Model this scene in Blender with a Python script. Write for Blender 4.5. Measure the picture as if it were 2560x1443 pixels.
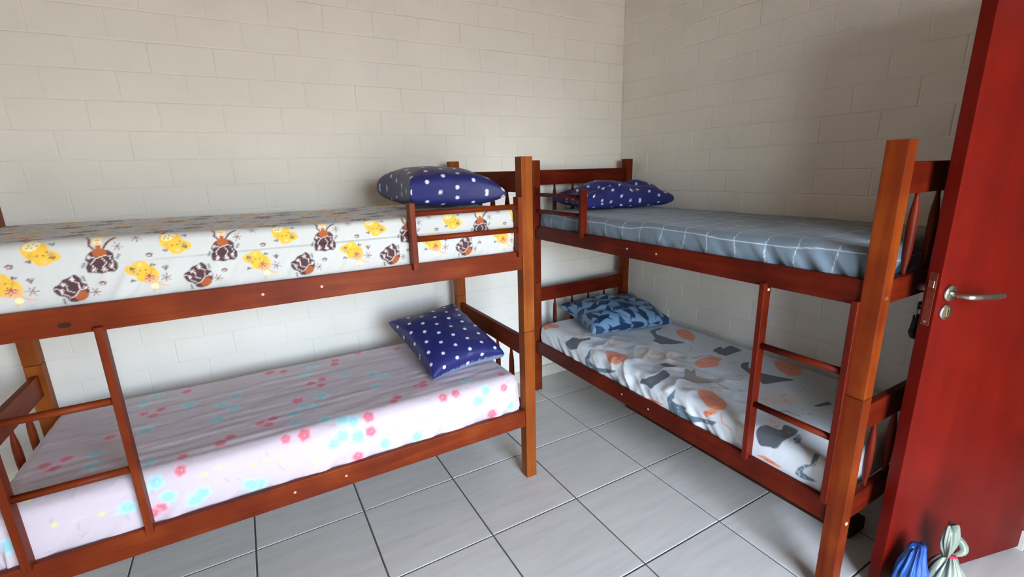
import bpy, bmesh, math, random
import numpy as np
from mathutils import Vector, Matrix

random.seed(7)
for o in list(bpy.data.objects):
    bpy.data.objects.remove(o, do_unlink=True)
SC = bpy.context.scene
COL = SC.collection

# ---------------------------------------------------------------- camera
cam_d = bpy.data.cameras.new('camera')
cam = bpy.data.objects.new('camera', cam_d)
COL.objects.link(cam)
SC.camera = cam
cam_d.sensor_width = 36.0
cam_d.lens = 1165.55 / 2560.0 * 36.0
cam_d.clip_start = 0.02
CR = Vector((0.8676, -0.4966, -0.0252)).normalized()
CF = Vector((0.4761, 0.8442, -0.2464)).normalized()
CR = (CR - CF * CR.dot(CF)).normalized()
CU = CR.cross(CF)
cam.matrix_world = Matrix(((CR.x, CU.x, -CF.x, -2.5294),
                           (CR.y, CU.y, -CF.y, -2.7645),
                           (CR.z, CU.z, -CF.z, 1.536), (0, 0, 0, 1)))

# ---------------------------------------------------------------- daylight
SKY_STRENGTH = 1.45
SUN_STRENGTH = 1.5
world = bpy.data.worlds.new('sky')
SC.world = world
world.use_nodes = True
wn = world.node_tree
wn.nodes.clear()
w_out = wn.nodes.new('ShaderNodeOutputWorld')
w_bg = wn.nodes.new('ShaderNodeBackground')
w_sky = wn.nodes.new('ShaderNodeTexSky')
w_sky.sky_type = 'NISHITA'
w_sky.sun_disc = False
w_sky.sun_elevation = math.radians(52)
w_sky.sun_rotation = math.radians(0)
w_sky.dust_density = 2.0
w_mix = wn.nodes.new('ShaderNodeMix')
w_mix.data_type = 'RGBA'
w_mix.inputs[0].default_value = 0.55           # thin white cloud over the whole sky
w_mix.inputs[7].default_value = (2.9, 3.1, 3.3, 1)
wn.links.new(w_sky.outputs[0], w_mix.inputs[6])
wn.links.new(w_mix.outputs[2], w_bg.inputs[0])
w_bg.inputs[1].default_value = SKY_STRENGTH
wn.links.new(w_bg.outputs[0], w_out.inputs[0])

sun_d = bpy.data.lights.new('sun', 'SUN')
sun_d.energy = SUN_STRENGTH
sun_d.angle = math.radians(0.6)
sun_d.color = (1.0, 0.95, 0.87)
sun = bpy.data.objects.new('sun', sun_d)
COL.objects.link(sun)
sun.rotation_euler = (math.radians(-38), 0, math.radians(12))   # shines from behind the house, onto the yard

# window opening in the wall behind the camera
WIN = dict(x0=-2.40, x1=-1.05, z0=0.03, z1=2.20)
WALL_Y = -3.9
portal_d = bpy.data.lights.new('window_portal', 'AREA')
portal_d.shape = 'RECTANGLE'
portal_d.size = WIN['x1'] - WIN['x0']
portal_d.size_y = WIN['z1'] - WIN['z0']
portal_d.cycles.is_portal = True
portal = bpy.data.objects.new('window_portal', portal_d)
COL.objects.link(portal)
portal.location = ((WIN['x0'] + WIN['x1']) / 2, WALL_Y - 0.14, (WIN['z0'] + WIN['z1']) / 2)
portal.rotation_euler = (math.radians(90), 0, math.radians(0))

SC.view_settings.view_transform = 'Standard'
SC.view_settings.look = 'None'
SC.view_settings.gamma = 1.0
SC.view_settings.use_curve_mapping = False
SC.view_settings.exposure = 2.25
SC.cycles.max_bounces = 8
SC.cycles.diffuse_bounces = 5
SC.cycles.glossy_bounces = 3
SC.cycles.use_adaptive_sampling = True
SC.cycles.adaptive_threshold = 0.1
SC.cycles.adaptive_min_samples = 16
SC.cycles.use_denoising = True
SC.cycles.sample_clamp_indirect = 8.0


# ---------------------------------------------------------------- helpers
def lin(c):
    return tuple(((v / 255) / 12.92 if v / 255 <= 0.04045 else ((v / 255 + 0.055) / 1.055) ** 2.4) for v in c)


def lin4(c):
    return lin(c) + (1.0,)


def mesh_obj(name, me, parent=None, mat=None, origin=None):
    o = bpy.data.objects.new(name, me)
    COL.objects.link(o)
    if mat is not None and not me.materials:
        me.materials.append(mat)
    if origin is not None:
        o.location = origin
    if parent is not None:
        o.parent = parent
    return o


def from_bm(name, bm, mat, parent=None, smooth=False):
    """bm in world coordinates; the object's origin becomes the middle of its underside (or its parent's origin)"""
    bmesh.ops.recalc_face_normals(bm, faces=bm.faces)
    base = Vector((0, 0, 0))
    if parent is not None:
        base = parent.matrix_basis.translation.copy()
        q = parent.parent
        while q is not None:
            base += q.matrix_basis.translation
            q = q.parent
    xs = [v.co for v in bm.verts]
    lo = Vector((min(c.x for c in xs), min(c.y for c in xs), min(c.z for c in xs)))
    hi = Vector((max(c.x for c in xs), max(c.y for c in xs), max(c.z for c in xs)))
    org = Vector(((lo.x + hi.x) / 2, (lo.y + hi.y) / 2, lo.z))
    for v in bm.verts:
        v.co -= org
    me = bpy.data.meshes.new(name)
    bm.to_mesh(me)
    bm.free()
    if smooth:
        me.polygons.foreach_set('use_smooth', [True] * len(me.polygons))
    return mesh_obj(name, me, parent, mat, org - base)


def bm_box(lo, hi, bevel=0.0, seg=2):
    bm = bmesh.new()
    lo, hi = [min(a, b) for a, b in zip(lo, hi)], [max(a, b) for a, b in zip(lo, hi)]
    vs = [bm.verts.new((x, y, z)) for x in (lo[0], hi[0]) for y in (lo[1], hi[1]) for z in (lo[2], hi[2])]
    for f in ((0, 1, 3, 2), (4, 6, 7, 5), (0, 4, 5, 1), (2, 3, 7, 6), (0, 2, 6, 4), (1, 5, 7, 3)):
        bm.faces.new([vs[i] for i in f])
    if bevel > 0:
        bmesh.ops.bevel(bm, geom=bm.edges[:] + bm.verts[:], offset=bevel, segments=seg, affect='EDGES', profile=0.6)
    return bm


def bm_poly_prism(pts, mapper, w0, w1, bevel=0.0):
    """extrude polygon pts (p,q) between w0 and w1; mapper(p,q,w)->world"""
    bm = bmesh.new()
    a = [bm.verts.new(mapper(p, q, w0)) for p, q in pts]
    b = [bm.verts.new(mapper(p, q, w1)) for p, q in pts]
    bm.faces.new(a)
    bm.faces.new(b[::-1])
    n = len(pts)
    for i in range(n):
        bm.faces.new((a[i], b[i], b[(i + 1) % n], a[(i + 1) % n]))
    bmesh.ops.recalc_face_normals(bm, faces=bm.faces)
    if bevel > 0:
        bmesh.ops.bevel(bm, geom=bm.edges[:] + bm.verts[:], offset=bevel, segments=1, affect='EDGES', profile=0.5)
    return bm


def bm_tube(path, radii, seg=12, bm=None):
    """tube through points with a radius each, closed at the ends"""
    bm = bm or bmesh.new()
    pts = [Vector(p) for p in path]
    rings = []
    up = None
    for i, p in enumerate(pts):
        t = (pts[min(i + 1, len(pts) - 1)] - pts[max(i - 1, 0)]).normalized()
        if up is None:
            up = Vector((0, 0, 1)) if abs(t.z) < 0.9 else Vector((1, 0, 0))
        e1 = (up - t * up.dot(t)).normalized()
        e2 = t.cross(e1)
        up = e1
        r = radii[i]
        rings.append([bm.verts.new(p + (e1 * math.cos(2 * math.pi * k / seg) + e2 * math.sin(2 * math.pi * k / seg)) * r) for k in range(seg)])
    for a, b in zip(rings, rings[1:]):
        for k in range(seg):
            bm.faces.new((a[k], a[(k + 1) % seg], b[(k + 1) % seg], b[k]))
    bm.faces.new(rings[0][::-1])
    bm.faces.new(rings[-1])
    return bm


def thing(name, label, cat, loc, group=None):
    o = bpy.data.objects.new(name, None)
    o.empty_display_size = 0.1
    COL.objects.link(o)
    o.location = loc
    return tag(o, label, cat, group)


def tag(o, label, cat, group=None):
    o['label'] = label
    o['category'] = cat
    if group:
        o['group'] = group
    return o


def struct(o, label=None):
    o['kind'] = 'structure'
    if label:
        o['label'] = label
    return o


# ---------------------------------------------------------------- materials
def new_mat(name, rough=0.5, color=(0.5, 0.5, 0.5, 1), metallic=0.0, spec=0.5):
    m = bpy.data.materials.new(name)
    m.use_nodes = True
    b = m.node_tree.nodes['Principled BSDF']
    b.inputs['Base Color'].default_value = color
    b.inputs['Roughness'].default_value = rough
    b.inputs['Metallic'].default_value = metallic
    b.inputs['Specular IOR Level'].default_value = spec
    return m, m.node_tree, b


def N(nt, t, **kw):
    n = nt.nodes.new(t)
    for k, v in kw.items():
        setattr(n, k, v)
    return n


def ramp(nt, stops):
    r = nt.nodes.new('ShaderNodeValToRGB')
    e = r.color_ramp.elements
    while len(e) > 1:
        e.remove(e[-1])
    e[0].position, e[0].color = stops[0]
    for p, c in stops[1:]:
        x = e.new(p)
        x.color = c
    return r


def wood_mat(name, axis, dark, mid, light, rough=0.46, spec=0.13, scale=1.0):
    """stained, varnished wood; the grain runs along the given axis"""
    m, nt, b = new_mat(name, rough, spec=spec)
    tc = N(nt, 'ShaderNodeTexCoord')
    geo = N(nt, 'ShaderNodeObjectInfo')
    add = N(nt, 'ShaderNodeVectorMath', operation='ADD')
    mulr = N(nt, 'ShaderNodeVectorMath', operation='SCALE')
    comb = N(nt, 'ShaderNodeCombineXYZ')
    for i in range(3):
        nt.links.new(geo.outputs['Random'], comb.inputs[i])
    nt.links.new(comb.outputs[0], mulr.inputs[0])
    mulr.inputs['Scale'].default_value = 37.0
    nt.links.new(tc.outputs['Object'], add.inputs[0])
    nt.links.new(mulr.outputs[0], add.inputs[1])
    mp = N(nt, 'ShaderNodeMapping')
    s = [26.0 * scale] * 3
    s['xyz'.index(axis)] = 1.6 * scale
    mp.inputs['Scale'].default_value = s
    nt.links.new(add.outputs[0], mp.inputs[0])
    n1 = N(nt, 'ShaderNodeTexNoise')
    n1.inputs['Scale'].default_value = 1.0
    n1.inputs['Detail'].default_value = 6
    n1.inputs['Roughness'].default_value = 0.62
    n1.inputs['Distortion'].default_value = 0.6
    nt.links.new(mp.outputs[0], n1.inputs['Vector'])
    n2 = N(nt, 'ShaderNodeTexNoise')                 # broad blotches of the stain
    n2.inputs['Scale'].default_value = 5.5
    n2.inputs['Detail'].default_value = 2
    nt.links.new(add.outputs[0], n2.inputs['Vector'])
    mx = N(nt, 'ShaderNodeMath', operation='MULTIPLY_ADD')
    nt.links.new(n2.outputs[0], mx.inputs[0])
    mx.inputs[1].default_value = 0.55
    mth = N(nt, 'ShaderNodeMath', operation='MULTIPLY_ADD')
    nt.links.new(n1.outputs[0], mth.inputs[0])
    mth.inputs[1].default_value = 0.62
    mth.inputs[2].default_value = -0.08
    nt.links.new(mth.outputs[0], mx.inputs[2])
    r = ramp(nt, [(0.25, lin4(dark)), (0.5, lin4(mid)), (0.74, lin4(light))])
    nt.links.new(mx.outputs[0], r.inputs[0])
    nt.links.new(r.outputs[0], b.inputs['Base Color'])
    bp = N(nt, 'ShaderNodeBump')
    bp.inputs['Strength'].default_value = 0.06
    bp.inputs['Distance'].default_value = 0.002
    nt.links.new(n1.outputs[0], bp.inputs['Height'])
    nt.links.new(bp.outputs[0], b.inputs['Normal'])
    return m


WOOD_L = {ax: wood_mat('brown_bed_wood_' + ax, ax, (84, 26, 9), (114, 42, 14), (142, 64, 23)) for ax in 'xyz'}
WOOD_L['post'] = wood_mat('brown_bed_post_wood', 'z', (112, 48, 14), (138, 69, 22), (162, 92, 33))
WOOD_R = {ax: wood_mat('red_bed_wood_' + ax, ax, (60, 11, 3), (86, 20, 5), (114, 35, 9)) for ax in 'xyz'}
WOOD_R['post'] = wood_mat('red_bed_post_wood', 'z', (80, 22, 5), (108, 39, 8), (136, 62, 13))
PINE = {ax: wood_mat('raw_pine_' + ax, ax, (168, 136, 96), (190, 160, 120), (206, 180, 142), rough=0.7) for ax in 'xy'}
DARKWOOD = wood_mat('old_beam_wood', 'y', (38, 22, 14), (58, 34, 20), (80, 50, 30), rough=0.6)
DOORWOOD = wood_mat('door_wood', 'z', (82, 8, 3), (98, 12, 4), (112, 18, 7), rough=0.42, scale=0.35)


def wall_paint(name, col, col2):
    m, nt, b = new_mat(name, 0.72, spec=0.3)
    tc = N(nt, 'ShaderNodeTexCoord')
    geo = N(nt, 'ShaderNodeNewGeometry')
    n1 = N(nt, 'ShaderNodeTexNoise')
    n1.inputs['Scale'].default_value = 2.2
    n1.inputs['Detail'].default_value = 4
    nt.links.new(geo.outputs['Position'], n1.inputs['Vector'])
    r = ramp(nt, [(0.35, lin4(col)), (0.7, lin4(col2))])
    nt.links.new(n1.outputs[0], r.inputs[0])
    nt.links.new(r.outputs[0], b.inputs['Base Color'])
    n2 = N(nt, 'ShaderNodeTexNoise')
    n2.inputs['Scale'].default_value = 55
    n2.inputs['Detail'].default_value = 6
    nt.links.new(geo.outputs['Position'], n2.inputs['Vector'])
    bp = N(nt, 'ShaderNodeBump')
    bp.inputs['Strength'].default_value = 0.14
    bp.inputs['Distance'].default_value = 0.004
    nt.links.new(n2.outputs[0], bp.inputs['Height'])
    nt.links.new(bp.outputs[0], b.inputs['Normal'])
    return m


PAINT = wall_paint('wall_paint', (230, 227, 218), (236, 233, 225))
CEIL = wood_mat('ceiling_boards', 'x', (116, 84, 54), (132, 98, 66), (148, 112, 78), rough=0.5)


def tile_mat():
    m, nt, b = new_mat('glazed_floor_tile', 0.33, spec=0.45)
    geo = N(nt, 'ShaderNodeNewGeometry')
    oi = N(nt, 'ShaderNodeObjectInfo')
    mp = N(nt, 'ShaderNodeMapping')
    mp.inputs['Scale'].default_value = (3.0, 22.0, 1.0)
    mp.inputs['Rotation'].default_value = (0, 0, 0.06)
    nt.links.new(geo.outputs['Position'], mp.inputs[0])
    n1 = N(nt, 'ShaderNodeTexNoise')
    n1.inputs['Scale'].default_value = 1.0
    n1.inputs['Detail'].default_value = 5
    n1.inputs['Roughness'].default_value = 0.65
    nt.links.new(mp.outputs[0], n1.inputs['Vector'])
    r = ramp(nt, [(0.3, lin4((203, 200, 194))), (0.55, lin4((214, 211, 205))), (0.8, lin4((220, 217, 212)))])
    nt.links.new(n1.outputs[0], r.inputs[0])
    hv = N(nt, 'ShaderNodeHueSaturation')
    mr = N(nt, 'ShaderNodeMapRange')
    mr.inputs[3].default_value = 0.96
    mr.inputs[4].default_value = 1.03
    nt.links.new(oi.outputs['Random'], mr.inputs[0])
    nt.links.new(mr.outputs[0], hv.inputs['Value'])
    nt.links.new(r.outputs[0], hv.inputs['Color'])
    nt.links.new(hv.outputs[0], b.inputs['Base Color'])
    n3 = N(nt, 'ShaderNodeTexNoise')
    n3.inputs['Scale'].default_value = 18
    nt.links.new(geo.outputs['Position'], n3.inputs['Vector'])
    bp = N(nt, 'ShaderNodeBump')
    bp.inputs['Strength'].default_value = 0.05
    bp.inputs['Distance'].default_value = 0.003
    nt.links.new(n3.outputs[0], bp.inputs['Height'])
    nt.links.new(bp.outputs[0], b.inputs['Normal'])
    return m


def noisy(name, c1, c2, scale, rough, spec=0.3, bump=0.0):
    m, nt, b = new_mat(name, rough, spec=spec)
    geo = N(nt, 'ShaderNodeNewGeometry')
    n1 = N(nt, 'ShaderNodeTexNoise')
    n1.inputs['Scale'].default_value = scale
    n1.inputs['Detail'].default_value = 4
    nt.links.new(geo.outputs['Position'], n1.inputs['Vector'])
    r = ramp(nt, [(0.3, lin4(c1)), (0.7, lin4(c2))])
    nt.links.new(n1.outputs[0], r.inputs[0])
    nt.links.new(r.outputs[0], b.inputs['Base Color'])
    if bump:
        bp = N(nt, 'ShaderNodeBump')
        bp.inputs['Strength'].default_value = bump
        bp.inputs['Distance'].default_value = 0.004
        nt.links.new(n1.outputs[0], bp.inputs['Height'])
        nt.links.new(bp.outputs[0], b.inputs['Normal'])
    return m


TILE = tile_mat()
GROUT = noisy('floor_grout', (88, 82, 78), (104, 98, 93), 30, 0.85)
SKIRT = noisy('skirting_tile', (196, 190, 180), (206, 201, 192), 6, 0.4)
YARD = noisy('clay_yard', (172, 158, 140), (190, 176, 158), 1.2, 0.95)
METAL = noisy('brushed_steel', (170, 162, 150), (186, 178, 166), 40, 0.28)
METAL.node_tree.nodes['Principled BSDF'].inputs['Metallic'].default_value = 1.0
BRASS = noisy('old_brass', (190, 165, 110), (205, 182, 128), 40, 0.35)
BRASS.node_tree.nodes['Principled BSDF'].inputs['Metallic'].default_value = 0.9
BLACK = noisy('black_leather', (14, 13, 15), (24, 22, 24), 60, 0.6)
DARKHOLE = noisy('dark_slot', (20, 18, 16), (30, 27, 24), 60, 0.7)
CAP = noisy('pale_screw_cap', (206, 160, 126), (220, 178, 146), 60, 0.5)
WHITE = noisy('white_frame', (225, 225, 222), (235, 235, 232), 8, 0.4)


def cloth_mat(name, rough=0.85, sheen=0.2, weave=900, wrinkle=0.25, spec=0.25, wscale=26):
    """printed cotton: the dyed colours are stored on the cloth's own points"""
    m, nt, b = new_mat(name, rough, spec=spec)
    at = N(nt, 'ShaderNodeAttribute')
    at.attribute_name = 'dye'
    nt.links.new(at.outputs['Color'], b.inputs['Base Color'])
    b.inputs['Sheen Weight'].default_value = sheen
    tc = N(nt, 'ShaderNodeTexCoord')
    n1 = N(nt, 'ShaderNodeTexNoise')
    n1.inputs['Scale'].default_value = wscale
    n1.inputs['Detail'].default_value = 5
    n1.inputs['Distortion'].default_value = 1.2
    nt.links.new(tc.outputs['Object'], n1.inputs['Vector'])
    n2 = N(nt, 'ShaderNodeTexNoise')
    n2.inputs['Scale'].default_value = weave
    nt.links.new(tc.outputs['Object'], n2.inputs['Vector'])
    b1 = N(nt, 'ShaderNodeBump')
    b1.inputs['Strength'].default_value = wrinkle
    b1.inputs['Distance'].default_value = 0.006
    nt.links.new(n1.outputs[0], b1.inputs['Height'])
    b2 = N(nt, 'ShaderNodeBump')
    b2.inputs['Strength'].default_value = 0.12
    b2.inputs['Distance'].default_value = 0.0006
    nt.links.new(n2.outputs[0], b2.inputs['Height'])
    nt.links.new(b1.outputs[0], b2.inputs['Normal'])
    nt.links.new(b2.outputs[0], b.inputs['Normal'])
    return m


COTTON = cloth_mat('printed_cotton')
SATIN = cloth_mat('printed_satin', rough=0.42, sheen=0.0, wrinkle=0.22, spec=0.45, wscale=14)

# ================================================================ the room
X0, X1 = -4.6, 0.0          # wall on the left (unseen) and the wall behind the right bunk
Y0, Y1 = WALL_Y, 0.0        # window wall behind the camera and the wall behind the left bunk
ZC = 2.75
BX, BZ = 0.254, 0.125       # block module of the walls
DOOR_Y0, DOOR_Y1, DOOR_Z = -3.20, -2.415, 2.12


def wall_slab(name, pts, mapper, w0, w1):
    return struct(from_bm(name, bm_poly_prism(pts, mapper, w0, w1), PAINT))


JR = 0.0024                  # depth of the joints between the blocks
wall_back = wall_slab('wall_back', [(X0 - .15, -.02), (X1 + .15, -.02), (X1 + .15, ZC + .1), (X0 - .15, ZC + .1)],
                      lambda p, q, w: (p, w, q), Y1 + JR, Y1 + .15)
wall_right = wall_slab('wall_right', [(Y0 - .15, -.02), (DOOR_Y0, -.02), (DOOR_Y0, DOOR_Z), (DOOR_Y1, DOOR_Z), (DOOR_Y1, -.02),
                                      (Y1 + JR, -.02), (Y1 + JR, ZC + .1), (Y0 - .15, ZC + .1)],
                       lambda p, q, w: (w, p, q), X1 + JR, X1 + .15)
wall_left = wall_slab('wall_left', [(Y0 - .15, -.02), (Y1 + JR, -.02), (Y1 + JR, ZC + .1), (Y0 - .15, ZC + .1)],
                      lambda p, q, w: (w, p, q), X0 - .15, X0)


def frame_bm(x0, x1, z0, z1, hx0, hx1, hz0, hz1, ya, yb):
    bm = bmesh.new()
    r = {}
    for k, y in (('a', ya), ('b', yb)):
        r[k] = [[bm.verts.new((x, y, z)) for x, z in ((A, C), (B, C), (B, D), (A, D))]
                for A, B, C, D in ((x0, x1, z0, z1), (hx0, hx1, hz0, hz1))]
        o, i = r[k]
        for n in range(4):
            bm.faces.new((o[n], o[(n + 1) % 4], i[(n + 1) % 4], i[n]))
    for lvl in (0, 1):
        for n in range(4):
            bm.faces.new((r['a'][lvl][n], r['a'][lvl][(n + 1) % 4], r['b'][lvl][(n + 1) % 4], r['b'][lvl][n]))
    return bm


wall_front = struct(from_bm('wall_front', frame_bm(X0, X1 + JR, -.02, ZC + .1, WIN['x0'], WIN['x1'], WIN['z0'], WIN['z1'], Y0, Y0 - .15), PAINT))
window_1 = struct(from_bm('window_1', frame_bm(WIN['x0'], WIN['x1'], WIN['z0'], WIN['z1'], WIN['x0'] + .045, WIN['x1'] - .045, WIN['z0'] + .045, WIN['z1'] - .045, Y0 - .03, Y0 - .09), WHITE),
                  'white window frame in the wall behind the viewer, standing open')
ceiling = struct(from_bm('ceiling', bm_box((X0 - .2, Y0 - .2, ZC), (X1 + .2, Y1 + .2, ZC + .12)), CEIL))

# passage behind the doorway, closed against the daylight
bm = bmesh.new()
hv = [bm.verts.new((x, y, z)) for x in (X1 + .15, 1.45) for y in (-4.0, -1.9) for z in (-.02, 2.6)]
for f in ((4, 6, 7, 5), (0, 4, 5, 1), (2, 3, 7, 6), (1, 5, 7, 3)):
    bm.faces.new([hv[i] for i in f])
bmesh.ops.reverse_faces(bm, faces=bm.faces)
struct(from_bm('wall_passage', bm, PAINT))

ground = struct(from_bm('ground', bm_box((-30, -40, -.35), (30, 20, -.2)), YARD))

# painted blocks, each its own piece --------------------------------------------------
block_meshes = {}


def block_mesh(w, h):
    key = (round(w, 3), round(h, 3))
    if key in block_meshes:
        return block_meshes[key]
    g, c, d = 0.0010, 0.0036, JR
    a, b = w / 2 - g, h / 2 - g
    vs = []
    for ins, dep in ((0, d), (0.0010, 0.0014), (c, 0.0)):
        vs += [(-a + ins, dep, -b + ins), (a - ins, dep, -b + ins), (a - ins, dep, b - ins), (-a + ins, dep, b - ins)]
    fs = [(8, 9, 10, 11)]
    for r in (0, 4):
        for n in range(4):
            fs.append((r + n, r + (n + 1) % 4, r + 4 + (n + 1) % 4, r + 4 + n))
    me = bpy.data.meshes.new('block')
    me.from_pydata(vs, [], fs)
    me.materials.append(PAINT)
    me.update()
    block_meshes[key] = me
    return me


def lay_blocks(wall, along, far, phase_odd, phase_even, in_view):
    """along: 'x' for the back wall, 'y' for the right wall; the run goes from 0 to `far` (negative)"""
    org = wall.location
    rest = bmesh.new()
    n = 0
    courses = int(ZC / BZ)
    for k in range(courses):
        z0, z1 = k * BZ, (k + 1) * BZ
        ph = phase_odd if k % 2 else phase_even
        js = [0.0]
        p = ph
        while p + BX < -0.02:
            p += BX
        while p > far + 0.02:
            js.append(p)
            p -= BX
        js.append(far)
        for a, b in zip(js, js[1:]):
            w = a - b
            if w < 0.015:
                continue
            c, zc = (a + b) / 2, (z0 + z1) / 2
            out = random.gauss(0, 0.0004)
            me = block_mesh(w, BZ)
            if along == 'x':
                loc, rz = Vector((c, out, zc)), 0.0
            else:
                loc, rz = Vector((out, c, zc)), math.radians(-90)
            rot = (random.gauss(0, .0016), random.gauss(0, .002), rz + random.gauss(0, .0012))
            if in_view(c, zc) and n < 299:
                o = bpy.data.objects.new('block', me)
                COL.objects.link(o)
                o.parent = wall
                o.location = loc - org
                o.rotation_euler = rot
                n += 1
            else:
                t = bmesh.new()
                t.from_mesh(me)
                t.transform(Matrix.Translation(loc) @ Matrix.Rotation(rz, 4, 'Z'))
                tmp = bpy.data.meshes.new('tmp')
                t.to_mesh(tmp)
                t.free()
                rest.from_mesh(tmp)
                bpy.data.meshes.remove(tmp)
    if len(rest.verts):
        o = from_bm('block_courses', rest, PAINT, wall)
        o['kind'] = 'stuff'


def view_back(c, z):
    if z > 0.125 * 20.4 or c < -3.62:
        return False
    if z < 0.30 and c < -1.2:
        return False
    return True


lay_blocks(wall_back, 'x', X0, -0.895, -1.022, view_back)
lay_blocks(wall_right, 'y', DOOR_Y1, -0.402, -0.275, lambda c, z: z < 2.75)

# floor ------------------------------------------------------------------------------
floor = struct(from_bm('floor', bm_box((X0 - .2, Y0 - .2, -.12), (1.5, Y1 + .16, -.0035)), GROUT))
TS = 0.45
tile_meshes = {}


def tile_mesh(w, h):
    key = (round(w, 3), round(h, 3))
    if key not in tile_meshes:
        bm = bm_box((-w / 2, -h / 2, -.012), (w / 2, h / 2, 0))
        top = [e for e in bm.edges if all(v.co.z > -.001 for v in e.verts)]
        bmesh.ops.bevel(bm, geom=top, offset=.0026, segments=2, affect='EDGES', profile=.5)
        bmesh.ops.recalc_face_normals(bm, faces=bm.faces)
        me = bpy.data.meshes.new('tile')
        bm.to_mesh(me)
        bm.free()
        me.materials.append(TILE)
        tile_meshes[key] = me
    return tile_meshes[key]


GX, GY = -2.6897, -0.3295
xs = sorted([GX + TS * i for i in range(-5, 7)])
ys = sorted([GY - TS * j for j in range(-1, 9)])
xl = [X0] + [x for x in xs if X0 + .02 < x < X1 - .02] + [X1 + .0]
yl = [Y0] + [y for y in ys if Y0 + .02 < y < Y1 - .02] + [Y1]
G = 0.0032
for x0, x1 in zip(xl, xl[1:]):
    for y0, y1 in zip(yl, yl[1:]):
        o = bpy.data.objects.new('tile', tile_mesh(x1 - x0 - 2 * G, y1 - y0 - 2 * G))
        COL.objects.link(o)
        o.parent = floor
        o.location = Vector(((x0 + x1) / 2, (y0 + y1) / 2, random.uniform(-.0006, 0.0))) - floor.location
        o.rotation_euler = (random.gauss(0, .0006), random.gauss(0, .0006), 0)

px_ = [X1] + [x for x in (GX + TS * i for i in range(6, 10)) if X1 + .03 < x < 1.44] + [1.45]
py_ = [-4.0] + [y for y in ys if -3.98 < y < -1.95] + [-1.9]
for x0, x1 in zip(px_, px_[1:]):                       # the same tiles run on through the doorway
    for y0, y1 in zip(py_, py_[1:]):
        o = bpy.data.objects.new('tile', tile_mesh(x1 - x0 - 2 * G, y1 - y0 - 2 * G))
        COL.objects.link(o)
        o.parent = floor
        o.location = Vector(((x0 + x1) / 2, (y0 + y1) / 2, -.0004)) - floor.location

# skirting ---------------------------------------------------------------------------
baseboard_back = struct(from_bm('baseboard_back', bm_box((X0, -.014, 0.0), (X1 - .0, JR, .088), .002, 1), SKIRT))
baseboard_right = struct(from_bm('baseboard_right', bm_box((-.014, DOOR_Y1, 0.0), (JR, -.015, .088), .002, 1), SKIRT))

# cover plate low on the wall beside the lower right bunk
plate = thing('wall_plate', 'painted blank cover plate on block wall beside the blue patterned pillow', 'outlet', (-.004, -.484, .462))
from_bm('plate', bm_box((-.006, -.545, .462), (.001, -.424, .542), .003, 2), PAINT, plate)
bm = bm_tube([(-.0065, -.484, .503), (-.0085, -.484, .503)], [.011, .010], 16)
for v in bm.verts:
    v.co.z = .503 + (v.co.z - .503) * 1.5
from_bm('knockout', bm, SKIRT, plate)

# ================================================================ bunk beds
BL, BW = 2.016, 0.85
PW, PD, PH, SEAM = 0.057, 0.055, 1.592, 0.790


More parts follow.
